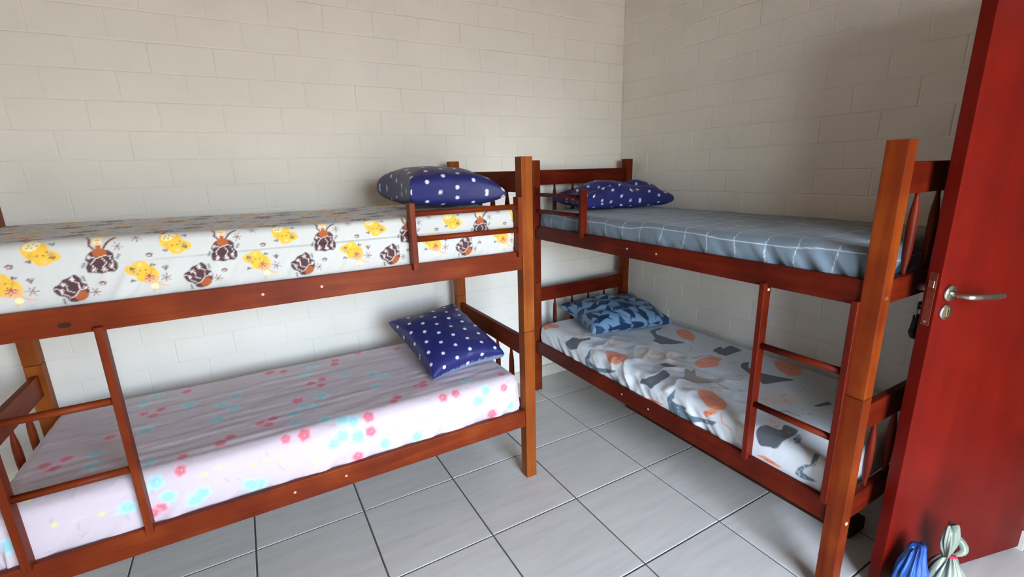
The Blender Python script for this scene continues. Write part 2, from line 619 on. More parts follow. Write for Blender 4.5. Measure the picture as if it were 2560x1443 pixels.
def bunk(name, label, which, ladder_u):
    if which == 'L':
        mp = lambda u, v, z: (-1.404 - u, -0.979 + v, z)
        ul, vl = 'x', 'y'
    else:
        mp = lambda u, v, z: (-0.896 + v, -0.122 - u, z)
        ul, vl = 'y', 'x'
    WOOD = WOOD_L if which == 'L' else WOOD_R
    base = mp(BL / 2, BW / 2, 0)
    bed = thing(name, label, 'bunk bed', base)

    def bx(nm, lo, hi, ax, bev=.003, parent=bed, wood=WOOD):
        return from_bm(nm, bm_box(mp(*lo), mp(*hi), bev), wood[ax], parent)

    for u0 in (0.0, BL - PW):
        for v0 in (0.0, BW - PD):
            lo_post = bx('lower_post', (u0, v0, 0), (u0 + PW, v0 + PD, SEAM - .0008), 'post')
            up_post = bx('upper_post', (u0, v0, SEAM + .0008), (u0 + PW, v0 + PD, PH), 'post')
            if v0 == 0.0:
                ue = u0 if u0 == 0 else u0 + PW
                sg = -1 if u0 == 0 else 1
                for z, pp in ((.315, lo_post), (1.128, up_post)):
                    a = mp(ue - sg * .003, v0 + .028, z)
                    b = mp(ue + sg * .0025, v0 + .028, z)
                    from_bm('bolt_head', bm_tube([a, b], [.0075, .0065], 12), CAP if z < 1 else BRASS, pp)
    rails = []
    for zz0, zz1 in ((1.093, 1.178), (.292, .380)):
        for v0, v1 in ((.009, .031), (BW - .031, BW - .009)):
            rail = bx('side_rail', (PW - .004, v0, zz0), (BL - PW + .004, v1, zz1), ul, .0035)
            rails.append(rail)
            if v0 < .1:
                for u in (.915, 1.108):
                    a, b = mp(u, .011, (zz0 + zz1) / 2 + .003), mp(u, .0075, (zz0 + zz1) / 2 + .003)
                    from_bm('screw_cap', bm_tube([a, b], [.0055, .005], 10), CAP, rail)
            iv = (v1, v1 + .018) if v0 < .1 else (v0 - .018, v0)
            bx('ledger', (PW + .02, iv[0], zz0 + .012), (BL - PW - .02, iv[1], zz0 + .036), ul, .001, wood=PINE)
        for k in range(11):
            u = PW + .07 + k * (BL - 2 * PW - .14 - .07) / 10
            bx('slat', (u, .034, zz0 + .037), (u + .07, BW - .034, zz0 + .051), vl, .001, wood=PINE)
    ends = ((.015, .040), (BL - .040, BL - .015))
    for u0, u1 in ends:
        for z0, z1, nm in ((1.437, 1.531, 'top_rail'), (1.097, 1.176, 'end_rail'), (.650, .746, 'top_rail'), (.297, .388, 'end_rail')):
            bx(nm, (u0, PD - .004, z0), (u1, BW - PD + .004, z1), vl, .004)
        uc = (u0 + u1) / 2
        for z0, z1 in ((1.174, 1.44), (.386, .653)):
            hgt = z1 - z0
            prof = [(0, .0062), (.06, .0066), (.10, .0075), (.2, .0112), (.3, .0132), (.5, .0138), (.7, .0132), (.8, .0112), (.9, .0075), (.94, .0066), (1, .0062)]
            for k in range(4):
                v = .186 + k * .1495
                from_bm('spindle', bm_tube([mp(uc, v, z0 + t * hgt) for t, r in prof], [r for t, r in prof], 12), WOOD['z'], bed, True)
    # ladder: two notched uprights and two rungs
    up1 = None
    for u in ladder_u:
        pr = [(-.013, .371), (.0078, .371), (.0088, .3815), (.0285, .3815), (.0285, 1.092), (.0085, 1.092), (.0078, 1.109), (-.013, 1.109)]
        up = from_bm('ladder_upright', bm_poly_prism(pr, lambda p, q, w: mp(w, p, q), u, u + .021, .0015), WOOD['z'], bed)
        up1 = up1 or up
    if which == 'R':
        a, b = mp(ladder_u[0] + .0205, .012, 1.083), mp(ladder_u[0] + .0235, .012, 1.083)
        from_bm('screw_cap', bm_tube([a, b], [.006, .0055], 10), CAP, up1)
    else:
        k = bm_tube([mp(1.632, .0105, 1.125), mp(1.632, .0085, 1.125)], [.009, .008], 14)
        for v in k.verts:
            v.co.x = -1.404 - 1.632 + (v.co.x + 1.404 + 1.632) * 1.9
        from_bm('knot', k, DARKWOOD, rails[0])
    for z in (.616, .862):
        p0, p1 = mp(ladder_u[0] + .018, .0085, z), mp(ladder_u[1] + .003, .0085, z)
        from_bm('ladder_rung', bm_tube([p0, p1], [.0122, .0122], 16), WOOD[ul], bed, True)
    # guard at the head end of the upper bunk
    for u in (.063, .5475):
        pr = [(-.013, 1.157), (.0075, 1.157), (.0082, 1.172), (.012, 1.1785), (.029, 1.1795), (.029, 1.421), (-.013, 1.421)]
        from_bm('guard_upright', bm_poly_prism(pr, lambda p, q, w: mp(w, p, q), u, u + .0225, .0015), WOOD['z'], bed)
    for z in (1.277, 1.379):
        p0, p1 = mp(.083, .010, z), mp(.5505, .010, z)
        from_bm('guard_rung', bm_tube([p0, p1], [.0115, .0115], 16), WOOD[ul], bed, True)
    return bed


left_bunk = bunk('bunk_bed', 'brown wooden bunk bed along the pale left wall, nearer its viewer', 'L', (1.545, 1.851))
right_bunk = bunk('bunk_bed', 'reddish wooden bunk bed against the right block wall, beside the red door', 'R', (1.636, 1.941))

beam = from_bm('timber', bm_box((-.525, -2.03, 0.0), (-.405, -.69, .06), .004, 1), DARKWOOD)
tag(beam, 'dark long timber lying on the floor under the right bunk bed', 'timber')

# ================================================================ printed cloth
def vnoise(x, y, seed=0):
    """smooth 2-D value noise, -1..1"""
    rs = np.random.RandomState(seed)
    tab = rs.rand(256, 256) * 2 - 1
    xi, yi = np.floor(x).astype(int), np.floor(y).astype(int)
    fx, fy = x - xi, y - yi
    fx, fy = fx * fx * fx * (fx * (6 * fx - 15) + 10), fy * fy * fy * (fy * (6 * fy - 15) + 10)
    a, b = tab[xi % 256, yi % 256], tab[(xi + 1) % 256, yi % 256]
    c, d = tab[xi % 256, (yi + 1) % 256], tab[(xi + 1) % 256, (yi + 1) % 256]
    return (a * (1 - fx) + b * fx) * (1 - fy) + (c * (1 - fx) + d * fx) * fy


class Print:
    """dye colours on a grid of cloth points with coordinates (A, B) in metres"""

    def __init__(self, a, b, base):
        self.a, self.b = a, b
        self.A, self.B = np.meshgrid(a, b, indexing='ij')
        self.c = np.empty(self.A.shape + (3,))
        self.c[:] = lin(base)

    def _sub(self, a0, a1, b0, b1):
        i0, i1 = np.searchsorted(self.a, (a0, a1))
        j0, j1 = np.searchsorted(self.b, (b0, b1))
        if i1 <= i0 or j1 <= j0:
            return None
        return slice(i0, i1), slice(j0, j1)

    def _lay(self, s, cov, col, op):
        cov = np.clip(cov, 0, 1)[..., None] * op
        self.c[s] = self.c[s] * (1 - cov) + np.array(lin(col)) * cov

    def ellipse(self, a, b, ra, rb, col, rot=0.0, op=1.0, soft=.0025, wob=0.0, lobes=6, ph=0.0):
        R = max(ra, rb) * 1.4 + soft
        s = self._sub(a - R, a + R, b - R, b + R)
        if s is None:
            return
        x, y = self.A[s] - a, self.B[s] - b
        cr, sr = math.cos(rot), math.sin(rot)
        x, y = x * cr + y * sr, -x * sr + y * cr
        r = np.hypot(x / ra, y / rb)
        if wob:
            r = r / (1 + wob * np.sin(lobes * np.arctan2(y, x) + ph))
        self._lay(s, .5 - (r - 1) * min(ra, rb) / soft, col, op)

    def poly(self, pts, col, op=1.0, soft=.003, smooth=1):
        p = [tuple(q) for q in pts]
        for _ in range(smooth):
            q = []
            for i in range(len(p)):
                (x0, y0), (x1, y1) = p[i], p[(i + 1) % len(p)]
                q += [(x0 * .86 + x1 * .14, y0 * .86 + y1 * .14), (x0 * .14 + x1 * .86, y0 * .14 + y1 * .86)]
            p = q
        P = np.array(p)
        s = self._sub(P[:, 0].min() - soft, P[:, 0].max() + soft, P[:, 1].min() - soft, P[:, 1].max() + soft)
        if s is None:
            return
        x, y = self.A[s], self.B[s]
        ins = np.zeros(x.shape, bool)
        dist = np.full(x.shape, 9.0)
        for i in range(len(P)):
            (x0, y0), (x1, y1) = P[i], P[(i + 1) % len(P)]
            cond = (y0 > y) != (y1 > y)
            if abs(y1 - y0) > 1e-9:
                ins ^= cond & (x < (x1 - x0) * (y - y0) / (y1 - y0) + x0)
            ex, ey = x1 - x0, y1 - y0
            L2 = ex * ex + ey * ey + 1e-12
            t = np.clip(((x - x0) * ex + (y - y0) * ey) / L2, 0, 1)
            dist = np.minimum(dist, np.hypot(x - x0 - t * ex, y - y0 - t * ey))
        sd = np.where(ins, -dist, dist)
        self._lay(s, .5 - sd / soft, col, op)

    def line(self, pts, w, col, op=1.0, soft=.002):
        for (x0, y0), (x1, y1) in zip(pts, pts[1:]):
            R = w + soft
            s = self._sub(min(x0, x1) - R, max(x0, x1) + R, min(y0, y1) - R, max(y0, y1) + R)
            if s is None:
                continue
            x, y = self.A[s], self.B[s]
            ex, ey = x1 - x0, y1 - y0
            L2 = ex * ex + ey * ey + 1e-12
            t = np.clip(((x - x0) * ex + (y - y0) * ey) / L2, 0, 1)
            d = np.hypot(x - x0 - t * ex, y - y0 - t * ey)
            self._lay(s, .5 - (d - w / 2) / soft, col, op)

    def star(self, a, b, r, col, w=.0018, n=6, rot=0.0, op=1.0):
        for k in range(n):
            t = rot + 2 * math.pi * k / n
            self.line([(a, b), (a + r * math.cos(t), b + r * math.sin(t))], w, col, op)


def dyed_mesh(name, verts, faces, cols):
    """verts (n,3), faces (m,4) arrays -> mesh with the 'dye' colours"""
    me = bpy.data.meshes.new(name)
    n, m = len(verts), len(faces)
    me.vertices.add(n)
    me.vertices.foreach_set('co', verts.astype(np.float32).ravel())
    me.loops.add(m * 4)
    me.loops.foreach_set('vertex_index', faces.astype(np.int32).ravel())
    me.polygons.add(m)
    me.polygons.foreach_set('loop_start', np.arange(0, m * 4, 4, dtype=np.int32))
    me.polygons.foreach_set('use_smooth', np.ones(m, bool))
    me.update(calc_edges=True)
    at = me.color_attributes.new('dye', 'FLOAT_COLOR', 'POINT')
    at.data.foreach_set('color', np.concatenate([cols, np.ones((n, 1))], 1).astype(np.float32).ravel())
    me.validate()
    return me


def grid_faces(n, m, off=0):
    i, j = np.meshgrid(np.arange(n - 1), np.arange(m - 1), indexing='ij')
    v = i * m + j + off
    return np.stack([v, v + m, v + m + 1, v + 1], -1).reshape(-1, 4)


def grid_normals(P):
    du, dv = np.gradient(P, axis=0), np.gradient(P, axis=1)
    n = np.cross(du, dv)
    return n / (np.linalg.norm(n, axis=2, keepdims=True) + 1e-12)


def spaced(x0, x1, fine0, fine1, hf, hc):
    out, x = [x0], x0
    while x < x1:
        x += hf if (fine0 <= x <= fine1) else hc
        out.append(x)
    return np.array(out)


def mattress(name, label, which, h0, f0, L, W, zb, zt, r, base, painter, relief, fineb=(-.3, .12), hf=.003, hc=.0065, ha=.0036, r_end=None):
    drop = zt - zb
    rail_z = 1.178 if zb > 1 else .38
    skirt = r * math.pi / 2 - r + drop
    a = np.arange(-skirt, L + skirt + ha, ha)
    b = spaced(-skirt, W + skirt, fineb[0], fineb[1], hf, hc)
    pr = Print(a, b, base)
    painter(pr)
    A, B = pr.A, pr.B
    ca, cb = np.clip(A, r, L - r), np.clip(B, r, W - r)
    wx, wy = A - ca, B - cb
    dist = np.maximum(np.abs(wx), np.abs(wy))
    nrm = np.hypot(wx, wy) + 1e-12
    th = np.minimum(dist / r, math.pi / 2)
    out = r * np.sin(th)
    dn = np.where(dist < r * math.pi / 2, r * (1 - np.cos(th)), r + dist - r * math.pi / 2)
    dn = np.minimum(dn, drop)
    u, v = ca + wx / nrm * out, cb + wy / nrm * out
    P = np.stack([u, v, zt - dn], -1)
    nn = grid_normals(P)
    if nn[len(a) // 2, len(b) // 2, 2] < 0:
        nn = -nn
    rel = relief(A, B, dn / drop, L, W)
    tuck = np.clip((P[..., 2] - rail_z + .03) / .03, 0, 1)        # pressed in where the side rails hold it
    rel = np.where(rel > 0, rel * tuck, rel)
    P = P + nn * rel[..., None]
    P[..., 2] = np.maximum(P[..., 2], zb)
    if which == 'L':
        Wd = np.stack([h0 - P[..., 0], f0 + P[..., 1], P[..., 2]], -1)
    else:
        Wd = np.stack([f0 + P[..., 1], h0 - P[..., 0], P[..., 2]], -1)
    n, m = A.shape
    org = np.array([Wd[..., 0].mean(), Wd[..., 1].mean(), zb])
    F = grid_faces(n, m)
    if which == 'L':
        F = F[:, ::-1]
    F = F[:, ::-1] if which == 'R' else F
    verts = (Wd - org).reshape(-1, 3)
    # closed underside: a strip of quads between the two long borders
    bot = []
    for i in range(0, n - 1):
        bot.append((i * m, (i + 1) * m, (i + 1) * m + m - 1, i * m + m - 1))
    F = np.concatenate([F, np.array(bot)])
    me = dyed_mesh(name, verts, F, pr.c.reshape(-1, 3))
    bm = bmesh.new()
    bm.from_mesh(me)
    bmesh.ops.recalc_face_normals(bm, faces=bm.faces)
    bm.to_mesh(me)
    bm.free()
    o = mesh_obj(name, me, None, COTTON, Vector(org))
    return tag(o, label, 'mattress')


# ---- sheet 1: figures in yellow and brown dresses, starfish and shells on off-white
BROWN, YELLOW, CREAM, SKIN, SKIN2 = (84, 58, 62), (238, 188, 66), (250, 232, 178), (176, 94, 52), (236, 178, 130)
INK, RUST, GREY = (74, 62, 66), (170, 78, 44), (150, 142, 140)


def fig_brown(p, a, b, up):
    s = 1 if up else -1
    rot = 0 if up else .62
    cr, sr = math.cos(rot), math.sin(rot)
    T = lambda x, y: (a - s * (x * cr - y * sr), b + s * (x * sr + y * cr))
    T2 = lambda l: [T(*q) for q in l]
    blob = [(-.030, .022), (-.018, .034), (0, .036), (.022, .034), (.033, .022), (.030, .006), (.038, -.008), (.036, -.024), (.026, -.034), (.012, -.031), (-.004, -.036), (-.020, -.031), (-.036, -.030), (-.038, -.012), (-.030, 0), (-.036, .010)]
    p.poly(T2(blob), BROWN)
    p.poly(T2([(-.016, .034), (-.008, .040), (.008, .040), (.018, .034), (.016, .020), (0, .012), (-.016, .020)]), SKIN)
    W_ = (236, 222, 216)
    for l in ([(-.026, .018), (-.008, .012), (.012, .018), (.026, .014)], [(-.012, .010), (-.024, -.004), (-.018, -.018), (-.026, -.028)], [(.004, .010), (.012, -.004), (.002, -.016), (.010, -.028)], [(.022, .010), (.028, -.006), (.022, -.020), (.028, -.028)]):
        p.line(T2(l), .0022, W_)
    for q in ((-.026, .016), (-.020, -.022), (.022, -.014), (.004, -.024)):
        p.star(*T(*q), .0065, W_, .0018, 6)
    for q in ((-.042, -.006), (.042, .012)):
        for k in (-1, 0, 1):
            p.ellipse(*T(q[0] + .003 * k, q[1] + .005 * k), .0035, .0018, INK, rot=.6)
    if up:
        p.poly(T2([(-.006, .052), (.006, .052), (.006, .038), (-.006, .038)]), SKIN)
        p.line(T2([(-.012, .040), (-.020, .050), (-.018, .066), (-.024, .078)]), .0055, (120, 74, 62))
        p.line(T2([(.012, .040), (.020, .052), (.032, .064), (.042, .070)]), .0055, (120, 74, 62))
        p.ellipse(*T(0, .060), .011, .011, CREAM)
        p.poly(T2([(-.012, .062), (.012, .062), (.016, .080), (-.010, .082)]), (250, 226, 170), .8)
        p.line(T2([(-.005, .062), (0, .065), (.005, .062)]), .0014, RUST)
        p.line(T2([(-.004, .055), (0, .053), (.004, .055)]), .0014, RUST)


def fig_yellow(p, a, b, up):
    s = 1 if up else -1
    T = lambda x, y: (a - s * x, b + s * y)
    T2 = lambda l: [T(*q) for q in l]
    p.poly(T2([(-.040, .026), (-.026, .038), (-.004, .034), (.014, .026), (.018, .010), (.034, .002), (.042, -.012), (.034, -.022), (.020, -.026), (.004, -.036), (-.014, -.034), (-.022, -.020), (-.036, -.010), (-.042, .008)]), YELLOW)
    p.poly(T2([(-.034, .030), (-.014, .038), (.004, .028), (-.008, .012), (-.024, .008), (-.036, .014)]), CREAM if up else SKIN2)
    for q in ((-.024, .024), (-.014, .028), (-.018, .017), (-.028, .017), (-.006, .022), (.004, -.006), (.012, .004), (-.010, -.006)):
        p.ellipse(*T(*q), .0028, .0016, INK, rot=q[0] * 90)
    p.star(*T(.020, -.006), .008, GREY, .0022, 6)
    p.star(*T(-.024, -.004), .008, (204, 162, 80), .0022, 6)
    p.star(*T(.002, -.024), .007, (226, 206, 150), .0022, 6)
    if not up:
        p.star(*T(-.016, .014), .010, RUST, .0028, 6)
    for q in ((.026, .022), (-.030, -.022), (.022, -.016)):
        for k in (-1, 0, 1):
            p.ellipse(*T(q[0] + .004 * k, q[1] + .003 * abs(k)), .004, .0018, INK, rot=.7 + k)
    if up:
        p.poly(T2([(-.046, .066), (-.022, .064), (-.024, .044), (-.032, .038), (-.042, .048)]), RUST)
        p.line(T2([(-.038, .052), (-.034, .050), (-.030, .052)]), .0014, CREAM)
    else:
        p.line(T2([(-.020, .036), (-.024, .054), (-.018, .066)]), .0048, SKIN2)
        p.line(T2([(-.030, .034), (-.044, .046), (-.060, .050)]), .0048, SKIN2)
        p.ellipse(*T(-.026, .048), .009, .009, CREAM)


def paint_figures(p):
    PA, PB = .318, .205
    for kb in range(-1, 6):
        for ka in range(-5, 8):
            a0 = 1.139 + PA * ka + (.09 if kb % 2 else 0)
            b0 = PB * kb
            up = kb % 2 == 0
            fig_brown(p, a0, b0 - .060, up)
            fig_yellow(p, a0 + .127, b0 - .022, up)
            fig_yellow(p, a0 - .091, b0 - .104, not up)
            fig_brown(p, a0 + .080, b0 - .135, not up)
            for da, db, r in ((-.045, -.018, .013), (-.092, .004, .013), (.168, -.128, .014), (.03, -.150, .012)):
                t = random.random()
                p.star(a0 + da, b0 + db, r, (120, 110, 112), .0022, 6, t)
                p.ellipse(a0 + da, b0 + db, .0035, .0035, (170, 120, 92))
            for da, db in ((.20, -.052), (.008, -.125)):
                p.ellipse(a0 + da, b0 + db, .0085, .0065, (112, 70, 70), wob=.1, lobes=5)
                p.ellipse(a0 + da + .001, b0 + db - .0015, .005, .003, (214, 190, 180))
            for k in range(4):
                t = .9 + .42 * k
                p.line([(a0 + .165, b0 - .103), (a0 + .165 + .013 * math.cos(t), b0 - .103 + .013 * math.sin(t))], .0032, (132, 104, 100))


def relief_thick(A, B, d, L, W):
    h = .0025 * vnoise(A * 7, B * 7, 3) - .006 * np.clip(np.minimum(np.minimum(A, L - A), np.minimum(B, W - B)) < .0, 0, 1) * 0
    side = np.clip(d * 1.6 - .25, 0, 1)
    belly = .006 * np.sin(np.clip(d, 0, 1) * math.pi)
    gath = .0075 * side ** 2 * (vnoise(A * 26 + B * 14, B * 5 + A * 3, 5) - .25) + .003 * side * vnoise(A * 55 + B * 30, B * 9, 6)
    sag = -.010 * np.exp(-((A - .75) / .5) ** 2) * (d < .35)
    return h + belly + gath + sag


mattress('mattress', 'thick mattress in sheet with yellow and brown dressed figures, upper left bunk', 'L', -1.466, -.943, 1.895, .782, 1.146, 1.372, .030,
         (204, 204, 200), paint_figures, relief_thick)

# ---- sheet 2: watercolour flowers on pinkish white
PINK= [(1.107, 0.863),(1.065, 0.706),(1.003, 0.683),(0.75, 0.693),(0.762, 0.645),(0.846, 0.482),(0.9, 0.465),(0.862, 0.418),(0.596, 0.775),(0.622, 0.736),(0.465, 0.862),(0.455, 0.817),(0.415, 0.678),(0.346, 0.665),(0.976, 0.305),(0.438, 0.173),(0.475, 0.152),(0.45, 0.138),(0.588, 0.09),(0.612, 0.06),(0.402, 0.007),(0.34, 0.01),(0.733, 0.011),(0.734, -0.051),(1.08, 0.189),(1.126, 0.169),(1.099, 0.146),(1.048, 0.011),(0.982, 0.009),(0.075, 0.059),(0.096, -0.024),(0.796, -0.147),(0.163, -0.146),(1.253, 0.815),(1.283, 0.771),(1.405, 0.759),(1.416, 0.694),(1.498, 0.541),(1.556, 0.536),(1.52, 0.496),(1.232, 0.12),(1.264, 0.09),(1.38, 0.063),(1.385, 0.001),(1.642, 0.379),(1.745, 0.272),(1.802, 0.261),(1.767, 0.225),(1.646, 0.067),(1.706, 0.079),(1.462, -0.116),(1.487, -0.126)]
TURQ= [(0.868, 0.665),(0.915, 0.575),(0.918, 0.746),(0.735, 0.481),(0.58, 0.348),(0.623, 0.409),(0.637, 0.266),(0.876, 0.296),(0.953, 0.237),(1.0, 0.19),(0.909, 0.2),(1.003, 0.099),(0.898, 0.061),(0.832, 0.033),(0.794, 0.011),(0.846, -0.036),(0.882, -0.059),(0.786, -0.057),(0.679, -0.129),(0.538, -0.139),(0.193, -0.015),(0.237, -0.053),(0.257, 0.082),(0.058, -0.128),(1.159, -0.14),(1.531, 0.719),(1.567, 0.644),(1.601, 0.84),(1.394, 0.525),(1.221, 0.378),(1.27, 0.446),(1.279, 0.309),(1.216, 0.508),(1.529, 0.363),(1.904, 0.63),(1.905, 0.517),(1.917, 0.455),(1.661, 0.257),(1.481, 0.084),(1.457, -0.015),(1.433, -0.079),(1.544, -0.074),(1.188, -0.133),(1.338, -0.106),(1.362, -0.126),(1.841, -0.088),(1.658, 0.17)]
YEL= [(1.124, -0.042),(1.274, -0.021),(1.164, -0.051),(1.319, -0.033),(1.784, 0.042),(1.726, -0.062),(1.611, -0.071),(1.075, -0.054),(0.949, -0.112),(0.623, -0.055),(0.474, -0.076),(0.514, -0.08)]
CATS=[
 ('dk', [(0.305, -0.024),(0.337, 0.008),(0.339, 0.028),(0.389, 0.055),(0.4, 0.119),(0.423, 0.106),(0.431, 0.023),(0.43, -0.024),(0.4, -0.035),(0.377, -0.048),(0.321, -0.041)]),
 ('dk', [(0.523, 0.507),(0.513, 0.545),(0.501, 0.635),(0.525, 0.616),(0.541, 0.544),(0.588, 0.501),(0.694, 0.513),(0.786, 0.548),(0.752, 0.461),(0.727, 0.399),(0.661, 0.392),(0.643, 0.436),(0.575, 0.481)]),
 ('dk', [(0.953, 0.567),(0.942, 0.615),(0.938, 0.661),(0.971, 0.637),(0.957, 0.725),(1.046, 0.709),(1.046, 0.648),(1.047, 0.56),(1.01, 0.551)]),
 ('dk', [(0.952, -0.041),(0.966, -0.013),(0.997, 0.0),(1.018, 0.032),(0.995, 0.133),(1.051, 0.117),(1.065, 0.057),(1.068, 0.008),(1.042, -0.038),(1.01, -0.03)]),
 ('gb', [(1.098, 0.124),(1.096, 0.17),(1.036, 0.241),(1.082, 0.233),(1.074, 0.272),(1.133, 0.211),(1.193, 0.238),(1.214, 0.303),(1.246, 0.289),(1.22, 0.203),(1.186, 0.135),(1.15, 0.124)]),
 ('pk', [(1.141, -0.045),(1.169, 0.001),(1.173, 0.022),(1.185, -0.026),(1.169, -0.041),(1.206, -0.048),(1.267, -0.036),(1.252, -0.058),(1.312, -0.065),(1.425, -0.032),(1.405, -0.061),(1.314, -0.087),(1.274, -0.111),(1.229, -0.109),(1.165, -0.108)]),
 ('pk', [(0.506, -0.054),(0.526, -0.028),(0.536, 0.021),(0.555, -0.035),(0.535, -0.063),(0.633, -0.076),(0.785, -0.032),(0.761, -0.055),(0.686, -0.088),(0.578, -0.106),(0.521, -0.098)]),
 ('dk', [(1.177, 0.501),(1.15, 0.552),(1.166, 0.595),(1.198, 0.534),(1.245, 0.502),(1.344, 0.538),(1.425, 0.582),(1.392, 0.485),(1.368, 0.401),(1.326, 0.429),(1.244, 0.466)]),
 ('dk', [(0.918, 0.177),(0.919, 0.216),(1.005, 0.219),(1.007, 0.187),(0.979, 0.162)]),
 ('or', [(0.01, 0.021),(0.013, 0.083),(0.114, 0.088),(0.143, 0.049),(0.061, -0.014)]),
 ('or', [(0.584, 0.678),(0.607, 0.738),(0.683, 0.72),(0.751, 0.672),(0.788, 0.607),(0.74, 0.582),(0.661, 0.611)]),
 ('or', [(0.608, 0.064),(0.646, 0.101),(0.7, 0.121),(0.766, 0.099),(0.807, 0.044),(0.783, -0.004),(0.708, -0.011)]),
 ('or', [(1.01, 0.337),(0.995, 0.429),(1.006, 0.505),(1.063, 0.513),(1.087, 0.436),(1.106, 0.448),(1.099, 0.347),(1.069, 0.301)]),
 ('or', [(1.251, 0.072),(1.243, 0.108),(1.282, 0.135),(1.351, 0.118),(1.406, 0.085),(1.429, 0.034),(1.401, 0.006),(1.345, 0.008)]),
 ('or', [(1.347, -0.021),(1.385, 0.007),(1.416, 0.006),(1.365, -0.043)]),
 ('or', [(0.978, -0.108),(1.035, -0.092),(1.134, -0.081),(1.116, -0.093),(1.026, -0.109)]),
 ('or', [(0.338, -0.118),(0.386, -0.117),(0.522, -0.117),(0.463, -0.139)]),
 ('or', [(1.225, 0.704),(1.249, 0.76),(1.313, 0.764),(1.371, 0.73),(1.407, 0.651),(1.375, 0.602),(1.305, 0.628)]),
 ('or', [(1.61, -0.089),(1.647, -0.073),(1.721, -0.083),(1.698, -0.094)]),
 ('be', [(0.314, 0.041),(0.313, 0.115),(0.378, 0.112),(0.389, 0.055)]),
 ('be', [(0.738, 0.179),(0.716, 0.273),(0.772, 0.314),(0.895, 0.376),(0.918, 0.312),(0.867, 0.213),(0.801, 0.152)]),
 ('be', [(1.439, 0.255),(1.443, 0.33),(1.467, 0.409),(1.544, 0.393),(1.558, 0.324),(1.527, 0.262),(1.475, 0.233)]),
 ('be', [(0.478, 0.14),(0.514, 0.243),(0.603, 0.236),(0.581, 0.134)]),
 ('be', [(1.243, 0.162),(1.281, 0.207),(1.311, 0.166),(1.264, 0.136)]),
 ('be', [(1.571, 0.115),(1.621, 0.138),(1.641, 0.084),(1.597, 0.057)]),
 ('dk', [(1.607, 0.388),(1.62, 0.486),(1.645, 0.473),(1.624, 0.403)]),
 ('dk', [(1.591, 0.008),(1.595, 0.065),(1.654, 0.073),(1.631, 0.132),(1.687, 0.136),(1.701, 0.096),(1.7, 0.026),(1.693, -0.013),(1.678, -0.025),(1.666, -0.025),(1.621, -0.042)]),
 ('pk', [(1.709, 0.06),(1.704, 0.111),(1.722, 0.1),(1.744, 0.049),(1.737, 0.027)]),
 ('pk', [(1.767, -0.082),(1.774, -0.051),(1.798, -0.024),(1.814, -0.017),(1.808, 0.023),(1.81, 0.044),(1.824, 0.031),(1.831, -0.01),(1.814, -0.021),(1.793, -0.046),(1.792, -0.06),(1.814, -0.065),(1.846, -0.064),(1.837, -0.076),(1.79, -0.087)]),
]
LINES= [('or', [(0.764, 0.594),(0.826, 0.573),(0.866, 0.565)]),('or', [(1.431, 0.006),(1.448, -0.027),(1.493, -0.038)]),('or', [(0.798, 0.03),(0.855, -0.025)]),('dk', [(1.231, 0.234),(1.311, 0.223)]),('dk', [(0.964, 0.381),(0.974, 0.456),(0.997, 0.503)]),('dk', [(1.557, 0.211),(1.574, 0.25),(1.628, 0.252)])]



def paint_flowers(p):
    rr = random.Random(3)

    def flower(a, b, col, col2, r):
        p.ellipse(a, b, r * 1.25, r * 1.15, col2, rot=rr.random() * 3, op=.75, soft=.012, wob=.10, lobes=5, ph=rr.random() * 6)
        p.ellipse(a, b, r * .85, r * .8, col, rot=rr.random() * 3, op=.95, soft=.010, wob=.08, lobes=5, ph=rr.random() * 6)
        for k in range(3):
            t = rr.random() * 6.3
            p.ellipse(a + r * .25 * math.cos(t), b + r * .25 * math.sin(t), .0022, .0022, (250, 236, 200), op=.35)

    for _ in range(210):                              # fine grey sprigs all over
        a, b, t = rr.uniform(-.2, 2.05), rr.uniform(-.2, .95), rr.uniform(0, 6.3)
        n = rr.randint(2, 4)
        for k in range(n):
            x, y = a + .010 * k * math.cos(t), b + .010 * k * math.sin(t)
            p.ellipse(x, y, .0065, .0024, (186, 178, 186), rot=t + rr.uniform(-.8, .8), op=.6, soft=.004)
    for _ in range(60):
        a, b, t = rr.uniform(-.2, 2.05), rr.uniform(-.2, .95), rr.uniform(0, 6.3)
        p.line([(a, b), (a + .022 * math.cos(t), b + .022 * math.sin(t))], .0018, (142, 136, 140), .6, .003)
    for a, b in TURQ:
        flower(a, b, (158, 214, 222), (190, 228, 234), rr.uniform(.020, .027))
        t = rr.uniform(0, 6.3)
        p.ellipse(a + .03 * math.cos(t), b + .03 * math.sin(t), .013, .007, (196, 226, 232), rot=t, op=.7, soft=.006)
    for a, b in PINK:
        flower(a, b, (222, 116, 134), (242, 186, 200), rr.uniform(.019, .026))
    for a, b in YEL:
        p.ellipse(a, b, .008, .007, (232, 226, 140), op=.9, soft=.005, wob=.2, lobes=5)
    for _ in range(30):
        p.ellipse(rr.uniform(.1, 1.9), rr.uniform(.1, .8), .006, .005, (226, 222, 160), op=.5, soft=.005)


def relief_low_left(A, B, d, L, W):
    h = .003 * vnoise(A * 5, B * 6, 11) + .0022 * vnoise(A * 6 + B * 3, B * 34, 12) * (d < .4)
    side = np.clip(d * 1.5 - .2, 0, 1)
    gath = .010 * side ** 2 * (vnoise(A * 20 + B * 16, B * 6, 13) - .3)
    return h + .006 * np.sin(np.clip(d, 0, 1) * math.pi) + gath


mattress('mattress', 'mattress in white sheet with pink and turquoise flowers, lower left bunk', 'L', -1.466, -.943, 1.895, .782, .345, .565, .05,
         (212, 198, 205), paint_flowers, relief_low_left, fineb=(-.3, .25), hf=.004, hc=.0055, ha=.0042)


